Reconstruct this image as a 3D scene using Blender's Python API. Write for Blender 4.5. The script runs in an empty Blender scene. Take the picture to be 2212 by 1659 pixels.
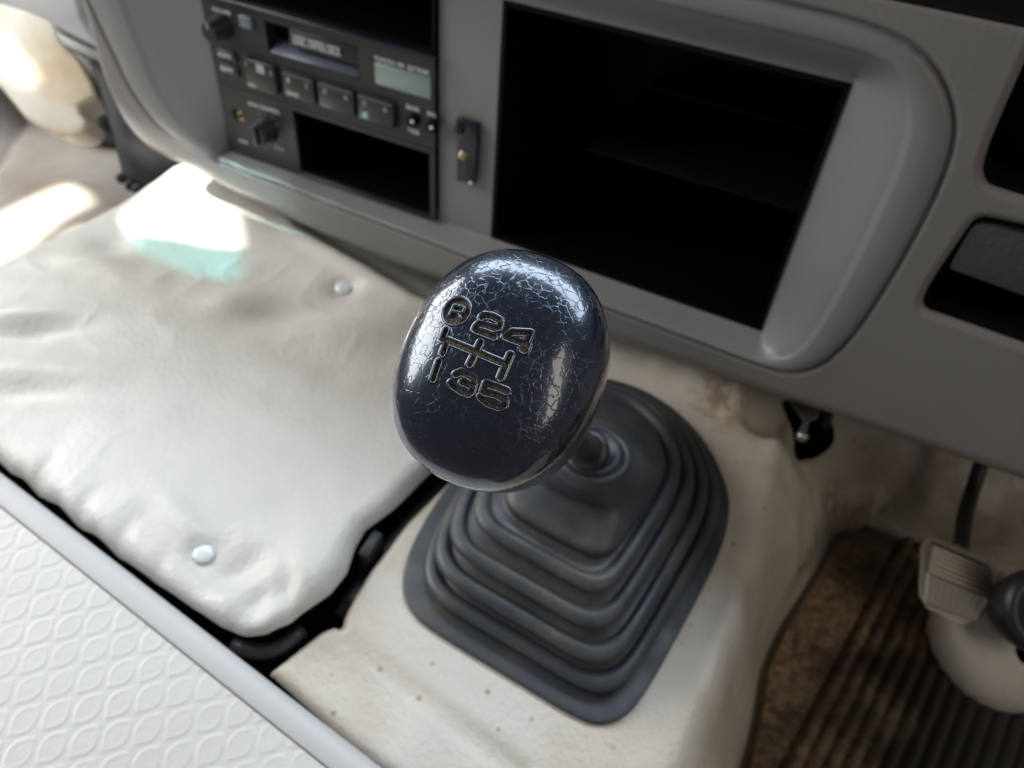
import bpy, math, random
import numpy as np
from mathutils import Matrix, Vector, geometry

random.seed(4); rng = np.random.default_rng(4)
sc = bpy.context.scene
C = sc.collection

# ------------------------------------------------------------------ camera
FPX = 1680.0; CX, CY = 1106.0, 829.5        # focal length and centre on a 2212 x 1659 frame
_d = np.array([-156, 1770, FPX]); _d /= np.linalg.norm(_d)
_l = np.array([-4956, -1990, FPX]); _l -= _d*(_l@_d); _l /= np.linalg.norm(_l)
_X, _Z = -_l, -_d
_Y = np.cross(_Z, _X)
M = np.array([_X, _Y, _Z])                  # camera axes (right, down, forward) -> world
cam_d = bpy.data.cameras.new('camera'); cam = bpy.data.objects.new('camera', cam_d); C.objects.link(cam)
R = Matrix(((M[0][0], -M[0][1], -M[0][2]), (M[1][0], -M[1][1], -M[1][2]), (M[2][0], -M[2][1], -M[2][2])))
cam.matrix_world = R.to_4x4()
cam_d.sensor_width = 36; cam_d.lens = 36*FPX/2212
cam_d.clip_start = 0.01; cam_d.clip_end = 50
cam_d.dof.use_dof = True; cam_d.dof.focus_distance = 0.178; cam_d.dof.aperture_fstop = 15.5
cam_d.dof.aperture_blades = 6
sc.camera = cam
sc.view_settings.view_transform = 'Standard'; sc.view_settings.look = 'None'
sc.view_settings.gamma = 1; sc.view_settings.exposure = 0.0

# ------------------------------------------------------------------ light
w = bpy.data.worlds.new('World'); sc.world = w; w.use_nodes = True
w.node_tree.nodes['Background'].inputs[0].default_value = (0.95, 0.93, 0.9, 1)
w.node_tree.nodes['Background'].inputs[1].default_value = 0.13

def area(name, loc, target, sx, sy, radiance, col):
    d = bpy.data.lights.new(name, 'AREA'); d.shape = 'RECTANGLE'; d.size = sx; d.size_y = sy
    d.energy = radiance*math.pi*sx*sy; d.color = col
    o = bpy.data.objects.new(name, d); C.objects.link(o); o.location = loc
    o.rotation_euler = (Vector(target)-Vector(loc)).to_track_quat('-Z', 'Y').to_euler()
    return o
area('windscreen_light', (-0.22, 0.96, 0.80), (-0.2, 0.25, -0.3), 2.2, 0.44, 8.2, (0.74, 0.87, 1.0))
area('side_window_light', (-1.15, 0.10, 0.26), (-0.2, 0.2, -0.3), 0.85, 0.56, 8.2, (1.0, 0.99, 0.97))
area('driver_window_light', (0.95, -0.12, 0.52), (-0.1, 0.2, -0.25), 0.26, 0.9, 3.4, (1.0, 0.86, 0.72))

SUN = Vector((-0.72, -0.22, 0.66)).normalized()
SUN_AT = Vector((-0.55, 0.38, -0.36))
sd = bpy.data.lights.new('sun_beam', 'SPOT'); sd.energy = 8500; sd.spot_size = math.radians(9.5); sd.spot_blend = 0.0
sd.shadow_soft_size = 0.02; sd.color = (1.0, 0.97, 0.91)
so = bpy.data.objects.new('sun_beam', sd); C.objects.link(so)
SUN_POS = SUN_AT + SUN*6.0
so.location = SUN_POS; so.rotation_euler = (-SUN).to_track_quat('-Z', 'Y').to_euler()

# ------------------------------------------------------------------ helpers
def ray(px, py): return M @ np.array([(px-CX)/FPX, (py-CY)/FPX, 1.0])
def onZ(px, py, z): r = ray(px, py); return r*(z/r[2])
def onY(px, py, y): r = ray(px, py); return r*(y/r[1])
def atD(px, py, D): return ray(px, py)*D

def tag(o, label=None, cat=None, group=None, kind=None):
    if label: o['label'] = label
    if cat: o['category'] = cat
    if group: o['group'] = group
    if kind: o['kind'] = kind
    return o
def thing(name, loc, label, cat, group=None):
    o = bpy.data.objects.new(name, None); o.empty_display_size = 0.02
    C.objects.link(o); o.location = loc
    return tag(o, label, cat, group)
def link(name, me, mat, parent=None, smooth=True):
    o = bpy.data.objects.new(name, me); C.objects.link(o)
    if mat is not None: me.materials.append(mat)
    if smooth and len(me.polygons): me.polygons.foreach_set('use_smooth', [True]*len(me.polygons))
    if parent is not None:
        o.parent = parent
        bpy.context.view_layer.update()
        o.matrix_parent_inverse = parent.matrix_world.inverted()
    return o
def mesh_np(name, V, Q):
    V = np.asarray(V, dtype=np.float32); Q = np.asarray(Q, dtype=np.int32)
    me = bpy.data.meshes.new(name)
    used = np.unique(Q); remap = -np.ones(len(V), dtype=np.int32); remap[used] = np.arange(len(used))
    V = V[used]; Q = remap[Q]
    me.vertices.add(len(V)); me.vertices.foreach_set('co', V.ravel())
    k = Q.shape[1]
    me.loops.add(Q.size); me.loops.foreach_set('vertex_index', Q.ravel())
    me.polygons.add(len(Q)); me.polygons.foreach_set('loop_start', np.arange(0, Q.size, k, dtype=np.int32))
    me.update(calc_edges=True); me.validate()
    return me
def grid_quads(nu, nv, wrapu=False, wrapv=False):
    iu = np.arange(nu if wrapu else nu-1); iv = np.arange(nv if wrapv else nv-1)
    a, b = np.meshgrid(iu, iv, indexing='ij')
    a2 = (a+1) % nu; b2 = (b+1) % nv
    return np.stack([a*nv+b, a2*nv+b, a2*nv+b2, a*nv+b2], -1).reshape(-1, 4)
def grid(name, P, mat, parent=None, wrapu=False, wrapv=False, mask=None, flip=False, smooth=True):
    nu, nv = P.shape[:2]
    Q = grid_quads(nu, nv, wrapu, wrapv)
    if mask is not None:
        m = mask.ravel(); Q = Q[m[Q].any(axis=1)]
    if flip: Q = Q[:, ::-1]
    return link(name, mesh_np(name, P.reshape(-1, 3), Q), mat, parent, smooth)
def sstep(x, a, b):
    t = np.clip((x-a)/(b-a), 0, 1); return t*t*(3-2*t)
def seg_d(x, y, a, b):
    ax, ay = a; bx, by = b; dx, dy = bx-ax, by-ay; L = dx*dx+dy*dy+1e-18
    t = np.clip(((x-ax)*dx+(y-ay)*dy)/L, 0, 1)
    return np.hypot(x-ax-t*dx, y-ay-t*dy)
def poly_sdf(x, y, pts):                     # negative inside
    d = np.full(x.shape, 1e9); ins = np.zeros(x.shape, bool); n = len(pts)
    for i in range(n):
        a, b = pts[i], pts[(i+1) % n]
        d = np.minimum(d, seg_d(x, y, a, b))
        c = (a[1] > y) != (b[1] > y)
        with np.errstate(divide='ignore', invalid='ignore'):
            xi = (b[0]-a[0])*(y-a[1])/((b[1]-a[1]) if b[1] != a[1] else 1e-12)+a[0]
        ins ^= c & (x < xi)
    return np.where(ins, -d, d)
def chaikin(pts, n=2, closed=True):
    p = np.array(pts, float)
    for _ in range(n):
        q = np.roll(p, -1, 0)
        a, b = p*.75+q*.25, p*.25+q*.75
        r = np.stack([a, b], 1).reshape(-1, p.shape[1])
        if not closed: r = np.vstack([p[:1], r[1:-3], p[-1:]]) if len(r) > 4 else p
        p = r
    return p
def rbf(pts, vals):
    P = np.array(pts, float); n = len(P)
    def phi(r): return np.where(r > 1e-9, r*r*np.log(r+1e-12), 0.0)
    A = phi(np.linalg.norm(P[:, None]-P[None], axis=2)) + 1e-5*np.eye(n)
    T = np.hstack([np.ones((n, 1)), P])
    S = np.block([[A, T], [T.T, np.zeros((3, 3))]])
    c = np.linalg.solve(S, np.concatenate([vals, np.zeros(3)]))
    def f(x, y):
        o = c[n]+c[n+1]*x+c[n+2]*y
        for i in range(n): o = o+c[i]*phi(np.hypot(x-P[i, 0], y-P[i, 1]))
        return o
    return f
def vnoise(x, y, s, seed=0):                 # smooth value noise, -1..1
    r = np.random.default_rng(seed).uniform(-1, 1, (256, 256))
    x = x/s+100.3; y = y/s+100.7
    xi = np.floor(x).astype(int); yi = np.floor(y).astype(int); fx = x-xi; fy = y-yi
    fx = fx*fx*(3-2*fx); fy = fy*fy*(3-2*fy)
    g = lambda i, j: r[i % 256, j % 256]
    return (g(xi, yi)*(1-fx)+g(xi+1, yi)*fx)*(1-fy)+(g(xi, yi+1)*(1-fx)+g(xi+1, yi+1)*fx)*fy

def snap(X, Y, sd, ax0, ax1, tol, outside=True):
    gx, gy = np.gradient(sd, ax0, ax1); gl = np.hypot(gx, gy)+1e-9
    sel = (sd > 0) & (sd < tol) if outside else (sd < 0) & (sd > -tol)
    X = np.where(sel, X-sd*gx/gl, X); Y = np.where(sel, Y-sd*gy/gl, Y)
    return X, Y
def box_vf(x0, x1, y0, y1, z0, z1):
    V = [(x, y, z) for x in (x0, x1) for y in (y0, y1) for z in (z0, z1)]
    F = [(0, 1, 3, 2), (4, 6, 7, 5), (0, 4, 5, 1), (2, 3, 7, 6), (0, 2, 6, 4), (1, 5, 7, 3)]
    return V, F
def pydata(name, V, F, mat, parent=None, bevel=0.0, seg=2, smooth=False):
    me = bpy.data.meshes.new(name); me.from_pydata([tuple(map(float, v)) for v in V], [], [tuple(f) for f in F]); me.update()
    import bmesh
    bm = bmesh.new(); bm.from_mesh(me); bmesh.ops.recalc_face_normals(bm, faces=bm.faces)
    if bevel > 0:
        bmesh.ops.bevel(bm, geom=bm.edges[:], offset=bevel, segments=seg, profile=0.5, affect='EDGES', clamp_overlap=True)
        smooth = True
    bm.to_mesh(me); bm.free()
    o = link(name, me, mat, parent, smooth)
    if bevel > 0:
        try: me.set_sharp_from_angle(angle=math.radians(50))
        except Exception: pass
    return o
def box(name, x0, x1, y0, y1, z0, z1, mat, parent=None, bevel=0.0, seg=2):
    V, F = box_vf(x0, x1, y0, y1, z0, z1); return pydata(name, V, F, mat, parent, bevel, seg)
def prism(name, pts, vec, mat, parent=None, bevel=0.0, seg=2):
    n = len(pts); V = [np.array(p) for p in pts]+[np.array(p)+np.array(vec) for p in pts]
    F = [tuple(range(n)), tuple(range(2*n-1, n-1, -1))]+[(i, (i+1) % n, n+(i+1) % n, n+i) for i in range(n)]
    return pydata(name, V, F, mat, parent, bevel, seg)
def lathe(name, prof, centre, axis, mat, parent=None, n=48, xdir=None, sx=1.0, sy=1.0):
    a = Vector(axis).normalized(); xd = Vector(xdir) if xdir else a.orthogonal()
    xd = (xd-a*xd.dot(a)).normalized(); yd = a.cross(xd)
    th = np.linspace(0, 2*np.pi, n, endpoint=False)
    P = np.zeros((n, len(prof), 3))
    for j, (r, h) in enumerate(prof):
        for k in range(3):
            P[:, j, k] = centre[k]+a[k]*h+r*(sx*np.cos(th)*xd[k]+sy*np.sin(th)*yd[k])
    o = grid(name, P, mat, parent, wrapu=True)
    return o
def tube(name, pts, r, mat, parent=None, n=16, sub=3, rs=None):
    p = chaikin(pts, sub, closed=False) if len(pts) > 2 else np.array(pts, float)
    th = np.linspace(0, 2*np.pi, n, endpoint=False)
    P = np.zeros((n, len(p)+2, 3)); up = np.array([0, 0, 1.0])
    for j in range(len(p)):
        t = p[min(j+1, len(p)-1)]-p[max(j-1, 0)]; t /= np.linalg.norm(t)
        u = np.cross(t, up); u = np.cross(t, [1, 0, 0]) if np.linalg.norm(u) < 1e-3 else u
        u /= np.linalg.norm(u); v = np.cross(t, u)
        rr = r if rs is None else np.interp(j/(len(p)-1), np.linspace(0, 1, len(rs)), rs)
        P[:, j+1] = p[j]+rr*(np.cos(th)[:, None]*u+np.sin(th)[:, None]*v)
    P[:, 0] = p[0]; P[:, -1] = p[-1]
    return grid(name, P, mat, parent, wrapu=True)
def text(name, s, x0, x1, z0, z1, y, mat, parent=None):
    cu = bpy.data.curves.new(name, 'FONT'); cu.body = s; cu.extrude = 0.01; cu.offset = 0.012
    t = bpy.data.objects.new('tmp', cu); C.objects.link(t)
    bpy.context.view_layer.update()
    me = bpy.data.meshes.new_from_object(t.evaluated_get(bpy.context.evaluated_depsgraph_get()))
    bpy.data.objects.remove(t)
    n = len(me.vertices); co = np.zeros(n*3, np.float32); me.vertices.foreach_get('co', co); co = co.reshape(-1, 3)
    lo, hi = co.min(0), co.max(0)
    out = np.empty_like(co)
    out[:, 0] = x0+(co[:, 0]-lo[0])/(hi[0]-lo[0])*(x1-x0)
    out[:, 2] = z0+(co[:, 1]-lo[1])/(hi[1]-lo[1])*(z1-z0)
    out[:, 1] = y-(co[:, 2]-lo[2])/(hi[2]-lo[2])*0.0002
    me.vertices.foreach_set('co', out.ravel()); me.update()
    return link(name, me, mat, parent, False)

# ------------------------------------------------------------------ materials
def mat(name, col, rough=0.5, spec=0.5, metal=0.0, coat=0.0):
    m = bpy.data.materials.new(name); m.use_nodes = True
    b = m.node_tree.nodes['Principled BSDF']
    b.inputs['Base Color'].default_value = (*col, 1); b.inputs['Roughness'].default_value = rough
    b.inputs['Specular IOR Level'].default_value = spec; b.inputs['Metallic'].default_value = metal
    b.inputs['Coat Weight'].default_value = coat
    return m
class N:
    def __init__(s, m): s.t = m.node_tree; s.b = s.t.nodes['Principled BSDF']; s.co = s.add('ShaderNodeTexCoord').outputs['Object']
    def add(s, kind, **k):
        n = s.t.nodes.new(kind)
        for a, v in k.items(): setattr(n, a, v)
        return n
    def l(s, a, b): s.t.links.new(a, b)
    def noise(s, scale, detail=3, rough=0.5, co=None):
        n = s.add('ShaderNodeTexNoise'); n.inputs['Scale'].default_value = scale; n.inputs['Detail'].default_value = detail
        n.inputs['Roughness'].default_value = rough; s.l(co or s.co, n.inputs['Vector']); return n.outputs['Fac']
    def vor(s, scale, feature='F1', co=None, rand=1.0):
        n = s.add('ShaderNodeTexVoronoi', feature=feature); n.inputs['Scale'].default_value = scale
        n.inputs['Randomness'].default_value = rand
        s.l(co or s.co, n.inputs['Vector']); return n.outputs['Distance']
    def ramp(s, fac, stops):
        n = s.add('ShaderNodeValToRGB'); e = n.color_ramp.elements
        while len(e) < len(stops): e.new(0.5)
        for i, (p, c) in enumerate(stops):
            e[i].position = p; e[i].color = (c, c, c, 1) if not isinstance(c, tuple) else (*c, 1)
        s.l(fac, n.inputs['Fac']); return n.outputs['Color']
    def math(s, op, a, b=None):
        n = s.add('ShaderNodeMath', operation=op)
        for i, v in enumerate((a, b)):
            if v is None: continue
            if isinstance(v, (int, float)): n.inputs[i].default_value = v
            else: s.l(v, n.inputs[i])
        return n.outputs[0]
    def mix(s, fac, a, b):
        n = s.add('ShaderNodeMix', data_type='RGBA')
        for sock, v in ((n.inputs['Factor'], fac), (n.inputs['A'], a), (n.inputs['B'], b)):
            if isinstance(v, tuple): sock.default_value = (*v, 1)
            elif isinstance(v, (int, float)): sock.default_value = v
            else: s.l(v, sock)
        return n.outputs['Result']
    def bump(s, h, strength, dist, prev=None):
        n = s.add('ShaderNodeBump'); n.inputs['Strength'].default_value = strength; n.inputs['Distance'].default_value = dist
        s.l(h, n.inputs['Height'])
        if prev is not None: s.l(prev, n.inputs['Normal'])
        return n.outputs['Normal']
    def warp(s, scale, amt):
        n = s.add('ShaderNodeTexNoise'); n.inputs['Scale'].default_value = scale; n.inputs['Detail'].default_value = 3
        s.l(s.co, n.inputs['Vector'])
        v = s.add('ShaderNodeVectorMath', operation='MULTIPLY_ADD'); s.l(n.outputs['Color'], v.inputs[0])
        v.inputs[1].default_value = (amt,)*3; s.l(s.co, v.inputs[2]); return v.outputs[0]
    def out(s, **k):
        for a, v in k.items(): s.l(v, s.b.inputs[a.replace('_', ' ')])

def vinyl(name, col, stain, amount, rough=0.42, speck=True, grain=1.0):
    m = mat(name, col, rough, 0.45); n = N(m)
    big = n.noise(9, 4, 0.6); c = n.mix(n.ramp(big, [(0.45, 0.0), (0.75, amount)]), col, stain)
    if speck:
        v = n.vor(95); ns = n.noise(14, 2)
        k = n.math('MULTIPLY', n.ramp(v, [(0.10, 1.0), (0.17, 0.0)]), n.ramp(ns, [(0.47, 0.0), (0.56, 0.8)]))
        c = n.mix(k, c, (0.30, 0.19, 0.08))
    fine = n.noise(900, 3, 0.6); g = n.vor(650, 'F1')
    nb = n.bump(g, 0.30*grain, 0.0005); nb = n.bump(fine, 0.22*grain, 0.0005, nb)
    nb = n.bump(n.noise(45, 3), 0.25, 0.002, nb)
    nb = n.bump(n.vor(300), 0.30*grain, 0.0008, nb)
    n.out(Base_Color=c, Normal=nb, Roughness=n.ramp(n.noise(30, 3), [(0.3, rough-0.06), (0.7, rough+0.10)]))
    return m
M_tunnel = vinyl('tunnel_vinyl', (0.58, 0.545, 0.49), (0.44, 0.33, 0.21), 0.8, 0.34)
M_cover = vinyl('cover_vinyl', (0.62, 0.605, 0.565), (0.47, 0.45, 0.40), 0.5, 0.36, speck=False)
M_panel = vinyl('panel_vinyl', (0.575, 0.56, 0.53), (0.52, 0.49, 0.45), 0.4, 0.42, speck=False, grain=0.35)
M_wall = mat('painted_wall', (0.50, 0.46, 0.38), 0.5)
def plastic(name, col, rough=0.5, grain=0.35, spec=0.5, gs=420):
    m = mat(name, col, rough, spec); n = N(m)
    c = n.mix(n.ramp(n.noise(14, 4), [(0.3, 0.0), (0.8, 1.0)]), col, tuple(v*0.86 for v in col))
    nb = n.bump(n.noise(gs, 2, 0.6), grain, 0.0004)
    n.out(Base_Color=c, Normal=nb); return m
M_dash = plastic('dash_plastic', (0.220, 0.211, 0.206), 0.42, 0.5)
M_bezel = plastic('bezel_plastic', (0.232, 0.231, 0.233), 0.38, 0.35)
M_black = plastic('black_plastic', (0.018, 0.018, 0.019), 0.42, 0.2)
M_void = mat('black_recess', (0.006, 0.006, 0.007), 0.75, 0.15)
M_gloss = mat('smoked_plastic', (0.015, 0.02, 0.03), 0.18)
M_face = plastic('radio_plastic', (0.022, 0.023, 0.023), 0.45, 0.2)
M_key = plastic('key_plastic', (0.030, 0.032, 0.031), 0.4, 0.15)
M_ink = mat('white_ink', (0.72, 0.74, 0.72), 0.5)
M_ink2 = mat('grey_ink', (0.40, 0.43, 0.43), 0.5)
M_lcd = mat('display_glass', (0.26, 0.33, 0.30), 0.12, 0.6)
M_trim = mat('trim_paint', (0.50, 0.49, 0.48), 0.5)
M_steel = mat('steel', (0.55, 0.53, 0.50), 0.35, 0.5, 1.0)
M_snap = mat('snap_cap', (0.72, 0.75, 0.76), 0.2, 0.6)
M_grey = plastic('grey_post', (0.022, 0.022, 0.025), 0.5, 0.2, 0.3)
M_white = mat('white_plastic', (0.74, 0.68, 0.55), 0.3)
_n = N(M_white); 
_n.out(Base_Color=_n.mix(_n.ramp(_n.noise(22, 4), [(0.5, 0.0), (0.75, 0.9)]), (0.66, 0.62, 0.53), (0.55, 0.40, 0.20)))
M_key2 = mat('grey_lid', (0.055, 0.058, 0.058), 0.5)
_n = N(M_key2); _n.out(Normal=_n.bump(_n.noise(320, 4, 0.6), 0.9, 0.001))
# rubber of the gaiter
M_rubber = mat('gaiter_rubber', (0.045, 0.05, 0.06), 0.45); n = N(M_rubber)
N_rub = 1
dust = n.math('MULTIPLY', n.ramp(n.noise(26, 5, 0.65), [(0.46, 0.0), (0.70, 0.75)]), n.ramp(n.noise(420, 2), [(0.3, 0.4), (0.7, 1.0)]))
n.out(Base_Color=n.mix(dust, (0.040, 0.047, 0.058), (0.13, 0.115, 0.09)), Roughness=n.ramp(n.noise(60, 3), [(0.3, 0.36), (0.7, 0.58)]),
      Normal=n.bump(n.noise(500, 3), 0.15, 0.0005))
# knob
M_knob = mat('cracked_knob', (0.010, 0.013, 0.022), 0.2, 0.8, 0.0, 1.0); n = N(M_knob)
n.b.inputs['Coat IOR'].default_value = 1.55
n.b.inputs['Specular Tint'].default_value = (0.60, 0.75, 1.0, 1)
wc = n.warp(260, 0.0022)
edge = n.vor(430, 'DISTANCE_TO_EDGE', wc, 1.0)
edge2 = n.vor(900, 'DISTANCE_TO_EDGE', wc, 1.0)
gate = n.math('MULTIPLY', n.ramp(n.noise(420, 3, 0.7), [(0.43, 0.0), (0.55, 1.0)]), n.ramp(n.noise(75, 2), [(0.38, 0.15), (0.58, 1.0)]))
gate2 = n.ramp(n.noise(110, 2), [(0.50, 0.0), (0.62, 1.0)])
cr = n.math('MULTIPLY', n.ramp(edge, [(0.01, 1.0), (0.065, 0.0)]), gate)
cr2 = n.math('MULTIPLY', n.ramp(edge2, [(0.02, 0.35), (0.08, 0.0)]), n.math('MULTIPLY', gate, gate2))
vs_ = n.add('ShaderNodeVectorMath', operation='SUBTRACT'); n.l(n.co, vs_.inputs[0]); KCV = vs_.inputs[1]
vd_ = n.add('ShaderNodeVectorMath', operation='DOT_PRODUCT'); n.l(vs_.outputs[0], vd_.inputs[0]); KYV = vd_.inputs[1]
low = n.ramp(n.math('ADD', n.math('MULTIPLY', vd_.outputs['Value'], 16.0), 0.5), [(0.12, 0.35), (0.45, 1.0)])
crk = n.math('MULTIPLY', n.math('MAXIMUM', cr, cr2), low)
speck = n.math('MULTIPLY', n.ramp(n.vor(900), [(0.09, 1.0), (0.15, 0.0)]), n.ramp(n.noise(160, 2), [(0.5, 0.0), (0.6, 1.0)]))
col = n.mix(n.math('MULTIPLY', crk, 0.45), (0.003, 0.006, 0.018), (0.10, 0.125, 0.165))
col = n.mix(n.math('MULTIPLY', speck, 0.8), col, (0.30, 0.29, 0.27))
nb = n.bump(n.math('SUBTRACT', 1.0, crk), 0.32, 0.0003)
nb = n.bump(n.noise(120, 3, 0.5), 0.10, 0.0010, nb)
at_ = n.add('ShaderNodeAttribute'); at_.attribute_name = 'edge_glint'
col = n.mix(n.math('MULTIPLY', at_.outputs['Fac'], 0.8), col, (0.17, 0.21, 0.27))  # edge highlight of the engraving painted in as pale blue-grey base colour
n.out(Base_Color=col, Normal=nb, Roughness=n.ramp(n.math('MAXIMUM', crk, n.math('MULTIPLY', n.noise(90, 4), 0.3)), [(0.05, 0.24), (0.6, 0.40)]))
n.b.inputs['Coat Roughness'].default_value = 0.05
n.l(n.bump(n.math('SUBTRACT', 1.0, crk), 0.20, 0.0003, n.bump(n.noise(85, 4, 0.55), 0.16, 0.002)), n.b.inputs['Coat Normal'])
M_dirt = mat('engraving_dirt', (0.06, 0.05, 0.04), 0.85, 0.2); n = N(M_dirt)
n.out(Base_Color=n.mix(n.ramp(n.noise(2200, 3, 0.7), [(0.40, 0.0), (0.72, 1.0)]), (0.045, 0.038, 0.032), (0.36, 0.30, 0.23)),
      Normal=n.bump(n.noise(1800, 3, 0.7), 0.8, 0.0003))
# ribbed mat with rust coloured mud
M_mat = mat('mat_rubber', (0.03, 0.026, 0.022), 0.5); n = N(M_mat)
mud = n.math('MULTIPLY', n.ramp(n.noise(8, 4, 0.6), [(0.45, 0.0), (0.60, 1.0)]), n.ramp(n.noise(160, 4, 0.7), [(0.35, 0.15), (0.65, 1.0)]))
n.out(Base_Color=n.mix(n.math('MULTIPLY', mud, 0.85), (0.030, 0.025, 0.021), (0.46, 0.31, 0.18)), Normal=n.bump(n.noise(260, 4), 0.5, 0.001),
      Roughness=n.ramp(n.noise(50, 3), [(0.3, 0.35), (0.7, 0.7)]))

# ------------------------------------------------------------------ setting: dark pan under everything
pan = box('floor_pan', -1.3, 0.7, -0.1, 0.95, -0.66, -0.62, M_void); tag(pan, kind='structure')
# tunnel and floor vinyl : one height field
ZT = -0.37
ctrl = []
def cp(px, py, z): p = onZ(px, py, z); ctrl.append((p[0], p[1], z))
for q in [(575, 1445), (960, 1040), (1100, 1640), (870, 1245), (900, 1322), (1287, 1554), (1359, 1525), (1548, 1191), (1553, 1056), (1432, 882), (1325, 845), (700, 1500), (850, 1659)]: cp(*q, ZT)
for q, z in [((1600, 1000), -.372), ((1625, 1150), -.374), ((1600, 1350), -.376), ((1545, 1500), -.377), ((1480, 1659), -.378), ((1400, 1659), -.372),
             ((1640, 1250), -.395), ((1600, 1500), -.42), ((1560, 1640), -.42),
             ((1720, 1250), -.45), ((1760, 1130), -.44), ((1660, 1400), -.47), ((1625, 1600), -.48),
             ((1820, 1138), -.49), ((1774, 1229), -.495), ((1699, 1348), -.50), ((1650, 1480), -.50), ((1618, 1649), -.50), ((1600, 1800), -.50),
             ((2000, 1300), -.505), ((2212, 1500), -.505), ((2212, 1659), -.505), ((1900, 1600), -.505), ((2212, 1300), -.50), ((2300, 1700), -.505),
             ((1450, 800), -.358), ((1560, 830), -.352), ((1640, 860), -.365), ((1680, 950), -.375), ((1640, 930), -.382), ((1720, 1020), -.395),
             ((1850, 960), -.44), ((1900, 1060), -.475), ((1980, 1010), -.47), ((2100, 1060), -.49), ((2212, 1100), -.49), ((2000, 1150), -.495)]: cp(*q, z)
ctrl += [(-.25, .5, -.365), (-.1, .5, -.35), (0.0, .50, -.352), (0.06, .56, -.37), (0.15, .60, -.42), (0.3, .60, -.42), (0.05, .70, -.28), (0.2, .70, -.30), (0.35, .72, -.32), (-.2, .7, -.3),
         (.45, .3, -.505), (.45, .5, -.50)]
ctrl = np.array(ctrl); fz = rbf(ctrl[:, :2], ctrl[:, 2])
def onS(px, py):
    z = -.42
    for _ in range(40):
        p = onZ(px, py, z); z = .5*z+.5*float(fz(p[0], p[1]))
    return onZ(px, py, z)
gap = [onZ(*q, ZT)[:2] for q in [(578, 1440), (640, 1390), (690, 1355), (722, 1345), (737, 1350), (742, 1325), (762, 1285), (800, 1225), (880, 1122), (965, 1038)]]
tun_poly = [(.55, -.02), (.02, -.02)] + [onZ(850, 1665, ZT)[:2], onZ(760, 1600, ZT)[:2]] + [tuple(g) for g in gap] + [(-.150, .45), (-.15, .78), (.55, .78)]
xs = np.arange(-.20, .50, .0015); ys = np.arange(.03, .78, .0015)
Xg, Yg = np.meshgrid(xs, ys, indexing='ij')
Zg = fz(Xg, Yg)
ga, gb = onZ(735, 1350, ZT), onZ(1010, 1570, ZT); gc = onZ(1130, 1665, ZT)
dg = np.minimum(seg_d(Xg, Yg, ga[:2], gb[:2]), seg_d(Xg, Yg, gb[:2], gc[:2]))
Zg -= 0.0045*np.exp(-(dg/.0045)**2)
front = (Yg < np.interp(Xg, [ga[0], gb[0], gc[0]], [ga[1], gb[1], gc[1]]))
Zg -= 0.003*sstep(-(Yg-np.interp(Xg, [ga[0], gb[0], gc[0]], [ga[1], gb[1], gc[1]])), 0, .006)*sstep(Xg, .03, -.03)
crease = sstep(Yg, .36, .42)
Zg += crease*(.0045*vnoise(Xg, Yg, .035, 5)+.002*vnoise(Xg, Yg, .014, 6)) + .0007*vnoise(Xg, Yg, .02, 7)
gr = poly_sdf(Xg, Yg, [(-.150, .160), (.012, .160), (.012, .36), (-.03, .402), (-.15, .402)])
Zg = Zg+(ZT-Zg)*sstep(-gr, -.030, -.002)
LE = [(1860, 1146), (1817, 1142), (1774, 1229), (1735, 1290), (1699, 1348), (1656, 1439), (1645, 1530), (1618, 1649), (1590, 1750)]
mpoly = [tuple(onZ(*q, -.497)[:2]) for q in LE]; mpoly += [(.55, mpoly[-1][1]), (.55, mpoly[0][1])]
msd = poly_sdf(Xg, Yg, mpoly)
Zg = Zg+(np.minimum(Zg, -.507)-Zg)*sstep(-msd, -.014, .001)
sdt = poly_sdf(Xg, Yg, tun_poly)
Rr = .006; q = np.clip(sdt+Rr, 0, Rr)
Zg -= Rr-np.sqrt(np.maximum(Rr*Rr-q*q, 0)); 
XgS, YgS = snap(Xg, Yg, sdt, xs, ys, .0024)
P = np.stack([Xg, Yg, Zg], -1); XgS_ = XgS; YgS_ = YgS
# opening in the vinyl where the cable comes up
hole = [onS(*q)[:2] for q in [(1695, 875), (1722, 930), (1722, 985), (1745, 990), (1800, 960), (1808, 935), (1795, 880), (1800, 850), (1690, 850)]]
sh = poly_sdf(Xg, Yg, chaikin(hole, 2))
XgS, YgS = snap(XgS, YgS, sh, xs, ys, .0024, False)
P[..., 0] = XgS; P[..., 1] = YgS; P[..., 2] -= .004*sstep(-sh, -.003, .001)
Qt = grid_quads(*Xg.shape)
keep = (sdt.ravel()[Qt].min(axis=1) <= 0) & (sh.ravel()[Qt].max(axis=1) >= 0)
nf = N(M_tunnel); bc = nf.b.inputs['Base Color'].links[0].from_socket
def dist_mask(pt, rad):
    v_ = nf.add('ShaderNodeVectorMath', operation='DISTANCE'); nf.l(nf.co, v_.inputs[0]); v_.inputs[1].default_value = tuple(pt)
    return nf.ramp(nf.math('DIVIDE', v_.outputs['Value'], rad), [(0.15, 1.0), (1.0, 0.0)])
rust = nf.ramp(nf.noise(120, 5, 0.75), [(0.42, 0.0), (0.56, 1.0)])
for q_, rad in (((1790, 1100), .034), ((1765, 1180), .028), ((1735, 1240), .022), ((1850, 1140), .03), ((1560, 850), .03)):
    bc = nf.mix(nf.math('MULTIPLY', nf.math('MULTIPLY', dist_mask(onS(*q_), rad), rust), 0.85), bc, (0.16, 0.085, 0.03))
shade_grime = nf.ramp(nf.noise(24, 4, 0.6), [(0.25, 0.35), (0.7, 1.0)])  # brown shade under the dash painted into the toe-board colour, with some grime
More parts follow.
